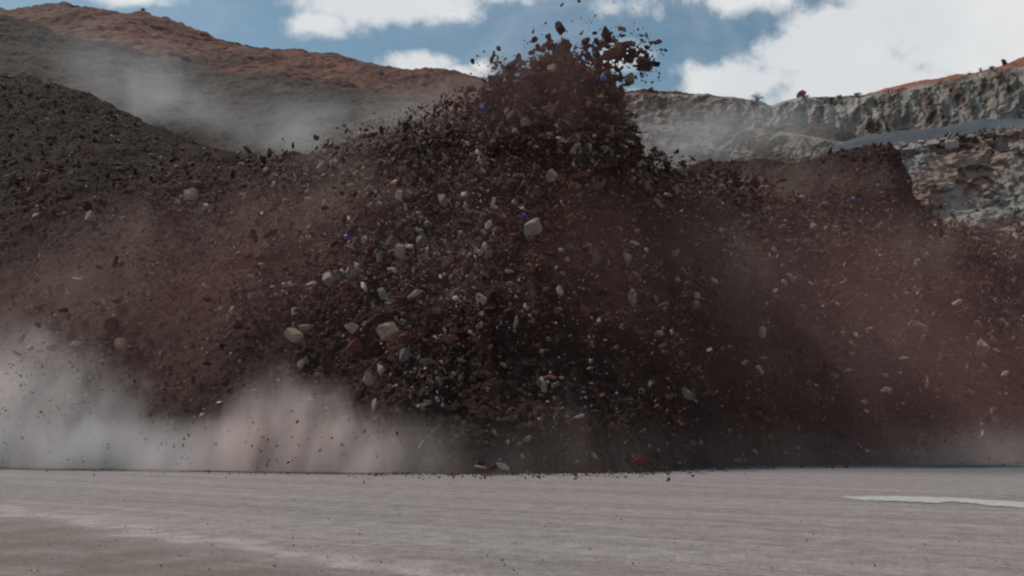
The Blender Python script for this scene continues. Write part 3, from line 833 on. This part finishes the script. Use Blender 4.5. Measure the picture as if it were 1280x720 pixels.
for c_i in order:
    o = put_rock(allp[c_i], allr[c_i] * 1.3, allr[c_i] * .8, allr[c_i] * .55, PAL[KEYS[allk[c_i]]], 5000 + int(c_i))
    ph = region_phrase(allq[c_i][0], allq[c_i][1], state[c_i])
    sz = 'larger' if size[c_i] > s1 else 'smaller'
    verb = 'lying' if state[c_i] == 0 else 'flying'
    lab = f'{sz} {KEYS[allk[c_i]]} rock {verb} {ph}'
    assert len(lab.replace('-', ' ').split()) <= 16, lab
    tag(o, lab, 'rock', 'rocks ' + ph)
rest = np.ones(len(allp), bool); rest[order] = False
def strew(G, r0, r1, n, lo, hi, pw, probs):
    I = rng.integers(r0, r1, n); J = rng.integers(2, G.shape[1] - 2, n)
    rd = radii(n, rng, lo, hi, pw); p = G[I, J] + rng.normal(0, .08, (n, 3)); p[:, 2] += rd * .15
    return p, rd, rng.choice(6, n, p=probs)
mp_ = strew(MOUND[1], 10, 132, 5200, .06, .30, 2.5, [.52, .27, .04, .08, .03, .06])
fp_ = strew(FACE[1], 2, 60, 1600, .06, .45, 2.2, [.25, .2, .02, .25, .16, .12])
bp_ = strew(FACE[1], 134, 156, 700, .08, .6, 2.0, [.1, .15, .0, .35, .28, .12])
xp = np.concatenate([mp_[0], fp_[0], bp_[0]]); xr = np.concatenate([mp_[1], fp_[1], bp_[1]]); xk = np.concatenate([mp_[2], fp_[2], bp_[2]])
allp = np.concatenate([allp, xp]); allr = np.concatenate([allr, xr]); allk = np.concatenate([allk, xk]); state = np.concatenate([state, np.zeros(len(xp), int)]); rest = np.concatenate([rest, np.ones(len(xp), bool)])
def varied(k, r):
    c = np.array([PAL[x] for x in KEYS])[k]
    return c * r.uniform(.6, 1.0, (len(k), 1)) * (1 + .9 * r.random((len(k), 1)) ** 4) * r.uniform(.94, 1.06, (len(k), 3))
for nm, sel in (('rubble', rest & (state == 0)), ('flying_debris', rest & (state > 0))):
    big = sel & (allr > 0.13); sm = sel & ~big
    A = rock_mass(nm, allp[big], allr[big], varied(allk[big], rng), MEDIUM, rng)
    B = rock_mass(nm, allp[sm], allr[sm], varied(allk[sm], rng), LITTLE, rng)
    vtx = np.concatenate([A[0], B[0]]); fac = np.concatenate([A[1], B[1] + len(A[0])]); cc = np.concatenate([A[2], B[2]])
    o = link(nm, mesh_np(nm, vtx, fac, M_rubble, cc)); tag(o, kind='stuff')
    tag(o, 'loose broken rock fragments covering the heap of muck' if nm == 'rubble' else 'cloud of small rock fragments thrown up by the blast', 'rubble' if nm == 'rubble' else 'debris')

# fine grit strewn over the quarry floor
n = 1500
gpx = rng.uniform(-60, 1340, n); gpy = 586 + 134 * rng.random(n) ** .9
gq = np.array([ground_pt(a, b_) for a, b_ in zip(gpx, gpy)])
gr = radii(n, rng, 0.006, 0.024, 2.8) ; gq[:, 2] = gr * .2
gk = rng.choice([0, 1, 2, 3, 4, 5], n, p=[.25, .12, .04, .3, .19, .1])
A = rock_mass('grit', gq, gr, np.array([PAL[x] for x in KEYS])[gk] * 1.1 + 0.07, LITTLE, rng)
# crumbs spilled along the foot
n = 3200
cx = rng.uniform(0, 1, n); J = (cx * (len(xs) - 1)).astype(int)
cp = toeP[J] + np.stack([rng.normal(0, .1, n), -np.abs(rng.normal(0, 1, n)) * rng.uniform(.3, 3.4, n) + .5, np.zeros(n)], 1)
crd = radii(n, rng, 0.03, 0.15, 2.9) * np.where(xs[J] < 470, .5, 1); cp[:, 2] = crd * .3
B = rock_mass('grit', cp, crd, varied(rng.choice([0, 1, 3], n, p=[.6, .3, .1]), rng), LITTLE, rng)
o = link('grit', mesh_np('grit', np.concatenate([A[0], B[0]]), np.concatenate([A[1], B[1] + len(A[0])]), M_rubble, np.concatenate([A[2], B[2]])))
tag(o, 'small stones and crumbs strewn over the grey quarry floor', 'grit', kind='stuff')

# ------------------------------------------------------------------ shrubs on the skyline
def leaf_mat():
    m_, t_, b = mat_new('dry_shrub_leaf'); n = noise(t_, pos(t_), 3, 3, .5)
    t_.links.new(mixc(t_, n, (0.035, 0.045, 0.025), (0.085, 0.075, 0.04)), b.inputs['Base Color']); return m_
M_leaf = leaf_mat(); M_twig = earth_mat('twig_bark', (.06, .04, .03), (.08, .055, .04), (.05, .035, .03), 1, 5, 20, .3, .01)
def shrub(px, py, w, h, Y, lab, dens=1.0, seed=0):
    r = np.random.default_rng(seed); k = Y / FPX
    base = np.array(P(px, py, Y)); W, H = w * k, h * k
    root = bpy.data.objects.new('shrub', None); col.objects.link(root); root.location = base
    tag(root, lab, 'shrub', 'shrubs along the cliff edge')
    vs_, fs_, tips = [], [], []
    for i in range(11):
        a = r.uniform(0, 6.28); tip = np.array([math.cos(a) * W / 2 * r.uniform(.3, 1), math.sin(a) * W / 2 * r.uniform(.3, 1), H * r.uniform(.6, 1)])
        mid = tip * .5 + np.array([0, 0, H * .1]); prev = None
        for s_, (c_, rd) in enumerate(((np.array([0, 0, -.15 * H]), .05 * H), (mid, .03 * H), (tip, .01 * H))):
            ring = [c_ + rd * np.array([math.cos(q), math.sin(q), 0]) for q in (0, 1.57, 3.14, 4.71)]
            st = len(vs_); vs_ += ring
            if prev is not None: fs_ += [(prev + j, prev + (j + 1) % 4, st + (j + 1) % 4, st + j) for j in range(4)]
            prev = st
        tips += [tip, (tip + mid) / 2]
    link('branch', mesh_np('branch', np.array(vs_), np.array(fs_), M_twig), root)
    vs_, fs_ = [], []
    for tp in tips:
        for j in range(int(22 * dens)):
            c_ = tp + r.normal(0, .13, 3) * np.array([W, W, H * .8]); s_ = r.uniform(.03, .07) * W
            d1 = r.normal(size=3); d1 /= np.linalg.norm(d1); d2 = np.cross(d1, r.normal(size=3)); d2 /= np.linalg.norm(d2)
            st = len(vs_); vs_ += [c_ - d1 * s_, c_ + d2 * s_ * .5, c_ + d1 * s_, c_ - d2 * s_ * .5]; fs_.append((st, st + 1, st + 2, st + 3))
    link('foliage', mesh_np('foliage', np.array(vs_), np.array(fs_), M_leaf), root)
shrub(947, 126, 15, 8, 141, 'sparse twiggy shrub on the cliff edge at the notch in the skyline', .5, 1)
shrub(1007, 123, 9, 4, 138, 'low dark shrub at the foot of the dark red block on the skyline', 1.2, 2)
shrub(1049, 123, 7, 4, 137, 'small round shrub on the flat cliff edge, the left one of two', 1.3, 3)
shrub(1072, 121, 8, 5, 136, 'wider low shrub where the red topsoil begins on the cliff edge', 1.3, 4)
shrub(1212, 96, 5, 7, 130, 'thin pale shrub on the rising skyline, left of two taller ones', .6, 5)
shrub(1226, 92, 5, 8, 129, 'upright shrub in the middle of three on the rising skyline', .8, 6)
shrub(1240, 88, 8, 6, 128, 'dark shrub just left of the red block on the far right skyline', .9, 7)
shrub(590, 99, 8, 4, 206, 'dark shrub on the far hill skyline left of the plume', 1.2, 8)
shrub(178, 14, 7, 3, 227, 'dark low shrub on the far hill where its skyline starts to drop', 1.2, 9)

# ------------------------------------------------------------------ dust
def dust_mat(name, color, dens, nscale=0.35, lo=0.42, hi=0.62, stretch=(1, 1, 1), soft=1.0, floor=0.12, warp=1.5, hfall=None):
    m_ = bpy.data.materials.new(name); m_.use_nodes = True; t_ = m_.node_tree; t_.nodes.clear()
    out = t_.nodes.new('ShaderNodeOutputMaterial'); v = t_.nodes.new('ShaderNodeVolumePrincipled')
    t_.links.new(v.outputs[0], out.inputs['Volume'])
    v.inputs['Color'].default_value = (*color, 1); v.inputs['Anisotropy'].default_value = 0.1
    tcn = t_.nodes.new('ShaderNodeTexCoord')
    ln = t_.nodes.new('ShaderNodeVectorMath'); ln.operation = 'LENGTH'; t_.links.new(tcn.outputs['Object'], ln.inputs[0])
    big = noise(t_, scaled(t_, pos(t_), stretch), nscale * .6, 3, 0.5, 0.5)
    wob = mth(t_, 'MULTIPLY', mth(t_, 'SUBTRACT', big, 0.42), warp)
    edge = smooth(t_, ln.outputs['Value'], 1.0, 0.75)
    fall = mth(t_, 'MULTIPLY', smooth(t_, mth(t_, 'ADD', ln.outputs['Value'], wob), 1.0, 1.0 - soft), edge)
    n = smooth(t_, noise(t_, scaled(t_, pos(t_), stretch), nscale * 1.6, 5, 0.6, 0.8), lo, hi, floor, 1.0)
    d = mth(t_, 'MULTIPLY', mth(t_, 'MULTIPLY', fall, n), dens)
    if hfall:                                   # heavy dust thins out with height above the ground
        z = t_.nodes.new('ShaderNodeSeparateXYZ'); t_.links.new(pos(t_), z.inputs[0])
        hz = mth(t_, 'ADD', z.outputs[2], mth(t_, 'MULTIPLY', mth(t_, 'SUBTRACT', noise(t_, scaled(t_, pos(t_), (1, 1, .25)), .3, 4, .6), .5), hfall * 1.3))
        q = smooth(t_, hz, hfall, 0.0)
        d = mth(t_, 'MULTIPLY', d, mth(t_, 'MULTIPLY', q, q))
    t_.links.new(d, v.inputs['Density'])
    return m_
ib = ICO[4]
dust_me = mesh_np('dust_cloud', ib[0], ib[1])
def dust(px, py, w, h, Y, depth, mat, tilt=0.0):
    o = bpy.data.objects.new('dust_cloud', dust_me.copy()); col.objects.link(o)
    o.data.materials.append(mat)
    k = Y / FPX
    o.location = P(px, py, Y); o.scale = (w / 2 * k, depth / 2, h / 2 * k); o.rotation_euler = (0, tilt, 0)
    tag(o, kind='stuff')
    return o
GREY, BEIGE, BROWN, BLUE = (.80, .80, .80), (.92, .79, .76), (.58, .45, .38), (.70, .64, .68)
D_back = dust_mat('grey_dust', GREY, 0.10, 0.09, .36, .64)
D_backr = dust_mat('grey_dust_right', (.76, .74, .73), 0.13, 0.10, .36, .64)
D_low = dust_mat('beige_dust', BEIGE, 1.25, 0.26, .36, .64, (1, 1, .45), 1.0, .2, 1.0, 5.5)
D_puff = dust_mat('pale_dust', (.95, .92, .92), 0.85, 0.28, .38, .64, (1, 1, .4), 1.0, .15, 1.2, 9.0)
D_brown = dust_mat('brown_dust', BROWN, 0.11, 0.16, .40, .62, (1, 1, .5), 1.0, .04, 1.6)
D_blue = dust_mat('bluish_dust', (.72, .62, .62), 0.15, 0.30, .36, .64, (1, 1, .35), 1.0, .1, 1.4, 8.0)
D_veil = dust_mat('plume_veil', (.66, .42, .40), 0.05, 0.25, .36, .62, (1, 1, 1), 1.0, .3, .8)
D_cone = dust_mat('brown_crest_dust', (.52, .42, .38), 0.16, 0.25, .34, .62, (1, 1, 1), 1.0, .25, .8)
D_plume = dust_mat('plume_dust', (.35, .30, .30), 0.5, 0.35, .35, .6)
dust(190, 125, 380, 200, 112, 30, D_back, R(24))
dust(370, 165, 380, 120, 100, 26, D_back, R(6))
dust(880, 180, 400, 120, 100, 22, D_backr, R(2))
dust(980, 160, 260, 100, 108, 16, D_backr, R(10))
dust(500, 150, 300, 110, 98, 22, D_back, R(-8))
dust(1010, 225, 420, 110, 71, 8, D_brown)
dust(800, 205, 260, 90, 80, 12, D_backr)
# low dust rolling along the foot of the heap: one bank, thick on the left, thin on the right
def foot_dust():
    m_ = bpy.data.materials.new('foot_dust'); m_.use_nodes = True; t_ = m_.node_tree; t_.nodes.clear()
    out = t_.nodes.new('ShaderNodeOutputMaterial'); v = t_.nodes.new('ShaderNodeVolumePrincipled')
    t_.links.new(v.outputs[0], out.inputs['Volume'])
    p = pos(t_); sp = t_.nodes.new('ShaderNodeSeparateXYZ'); t_.links.new(p, sp.inputs[0])
    x, y, z = sp.outputs
    A = lambda a, b: mth(t_, 'ADD', a, b)
    M = lambda a, b: mth(t_, 'MULTIPLY', a, b)
    def hump(c, w): return M(smooth(t_, x, c - w, c - w * .15), smooth(t_, x, c + w, c + w * .15))
    H = A(A(A(2.7, M(smooth(t_, x, -15, -22), 3.9)), M(hump(-9.5, 6), 1.3)), M(smooth(t_, x, 20, 27), 1.0))
    H = A(H, M(hump(3.5, 3.0), 1.2))
    amp = A(A(A(0.012, M(smooth(t_, x, -1.5, -9), .70)), M(smooth(t_, x, -15, -22), .10)), M(hump(-9, 6), .25))
    amp = A(A(amp, M(smooth(t_, x, 3, -5), .08)), A(M(smooth(t_, x, 18, 27), .09), M(hump(4.0, 4.5), .03)))
    b1 = noise(t_, scaled(t_, p, (1, 1, .55), (0, R(15), 0)), 0.26, 4, 0.56, 1.0)
    b2 = noise(t_, scaled(t_, p, (1, 1, .4), (0, R(-8), 0)), 0.5, 3, 0.6, 0.5)
    top = smooth(t_, A(mth(t_, 'DIVIDE', z, H), M(A(b1, -0.5), 1.9)), 1.05, -0.25)
    body = A(0.18, M(smooth(t_, b2, .36, .62), 1.0))
    y0 = mth(t_, 'MAXIMUM', A(33.4, M(x, -.32)), A(33.8, M(x, .5)))
    frontf = smooth(t_, A(mth(t_, 'SUBTRACT', y, y0), M(A(b2, -0.5), 3)), 0, 2.2)
    ends = M(smooth(t_, x, -36, -32), smooth(t_, x, 36, 32))
    low = M(smooth(t_, z, 2.6, 0.2), .5)
    d = M(M(M(amp, A(M(M(top, A(.35, M(top, .65))), body), low)), frontf), M(ends, 1.1))
    t_.links.new(d, v.inputs['Density'])
    t_.links.new(mixc(t_, smooth(t_, A(b1, M(smooth(t_, x, -12, -20), .12)), .45, .6), (.93, .80, .765), (.91, .87, .865)), v.inputs['Color'])
    m_.cycles.volume_step_rate = 0.38
    return m_
bv = np.array([(a, b_, c_) for a in (-37, 37) for b_ in (31.5, 55) for c_ in (0.03, 11.5)], float)
bf = np.array([(0, 1, 3, 2), (4, 6, 7, 5), (0, 4, 5, 1), (2, 3, 7, 6), (0, 2, 6, 4), (1, 5, 7, 3)])
tag(link('dust_cloud', mesh_np('dust_cloud', bv, bf, foot_dust())), kind='stuff')
dust(260, 470, 360, 260, 46, 8, D_blue)
dust(620, 520, 400, 160, 40, 7, D_blue)
# brown dust hanging over the face
dust(570, 150, 330, 130, 59, 9, D_cone, R(-28))
dust(450, 190, 260, 110, 61, 8, D_cone, R(-15))
dust(430, 300, 200, 380, 51, 7, D_brown)
dust(90, 380, 360, 200, 48, 7, D_brown)
dust(700, 330, 160, 420, 49, 7, D_brown)
dust(200, 310, 520, 260, 52, 8, D_brown, R(-20))
dust(1040, 440, 380, 340, 50, 8, D_brown)
dust(860, 330, 420, 280, 52, 8, D_brown)
dust(560, 150, 360, 150, 60, 8, D_brown)
dust(1180, 310, 380, 180, 62, 8, D_brown)
dust(655, 90, 150, 100, PLY, 5, D_plume, R(-35))
# thin reddish dust in the air over the whole heap
def thin_dust():
    m_ = bpy.data.materials.new('thin_red_dust'); m_.use_nodes = True; t_ = m_.node_tree; t_.nodes.clear()
    out = t_.nodes.new('ShaderNodeOutputMaterial'); v = t_.nodes.new('ShaderNodeVolumePrincipled')
    t_.links.new(v.outputs[0], out.inputs['Volume'])
    v.inputs['Color'].default_value = (.62, .345, .315, 1)
    ln = t_.nodes.new('ShaderNodeVectorMath'); ln.operation = 'LENGTH'; t_.links.new(t_.nodes.new('ShaderNodeTexCoord').outputs['Object'], ln.inputs[0])
    n = smooth(t_, noise(t_, scaled(t_, pos(t_), (1, 1, .4), (0, R(12), 0)), .13, 4, .55, .8), .38, .66, .35, 1.6)
    t_.links.new(mth(t_, 'MULTIPLY', mth(t_, 'MULTIPLY', smooth(t_, ln.outputs['Value'], 1.0, 0.35), n), 0.024), v.inputs['Density'])
    return m_
dust(690, 465, 2400, 600, 50, 24, thin_dust())
dust(700, 140, 420, 330, 52.5, 12, D_veil)
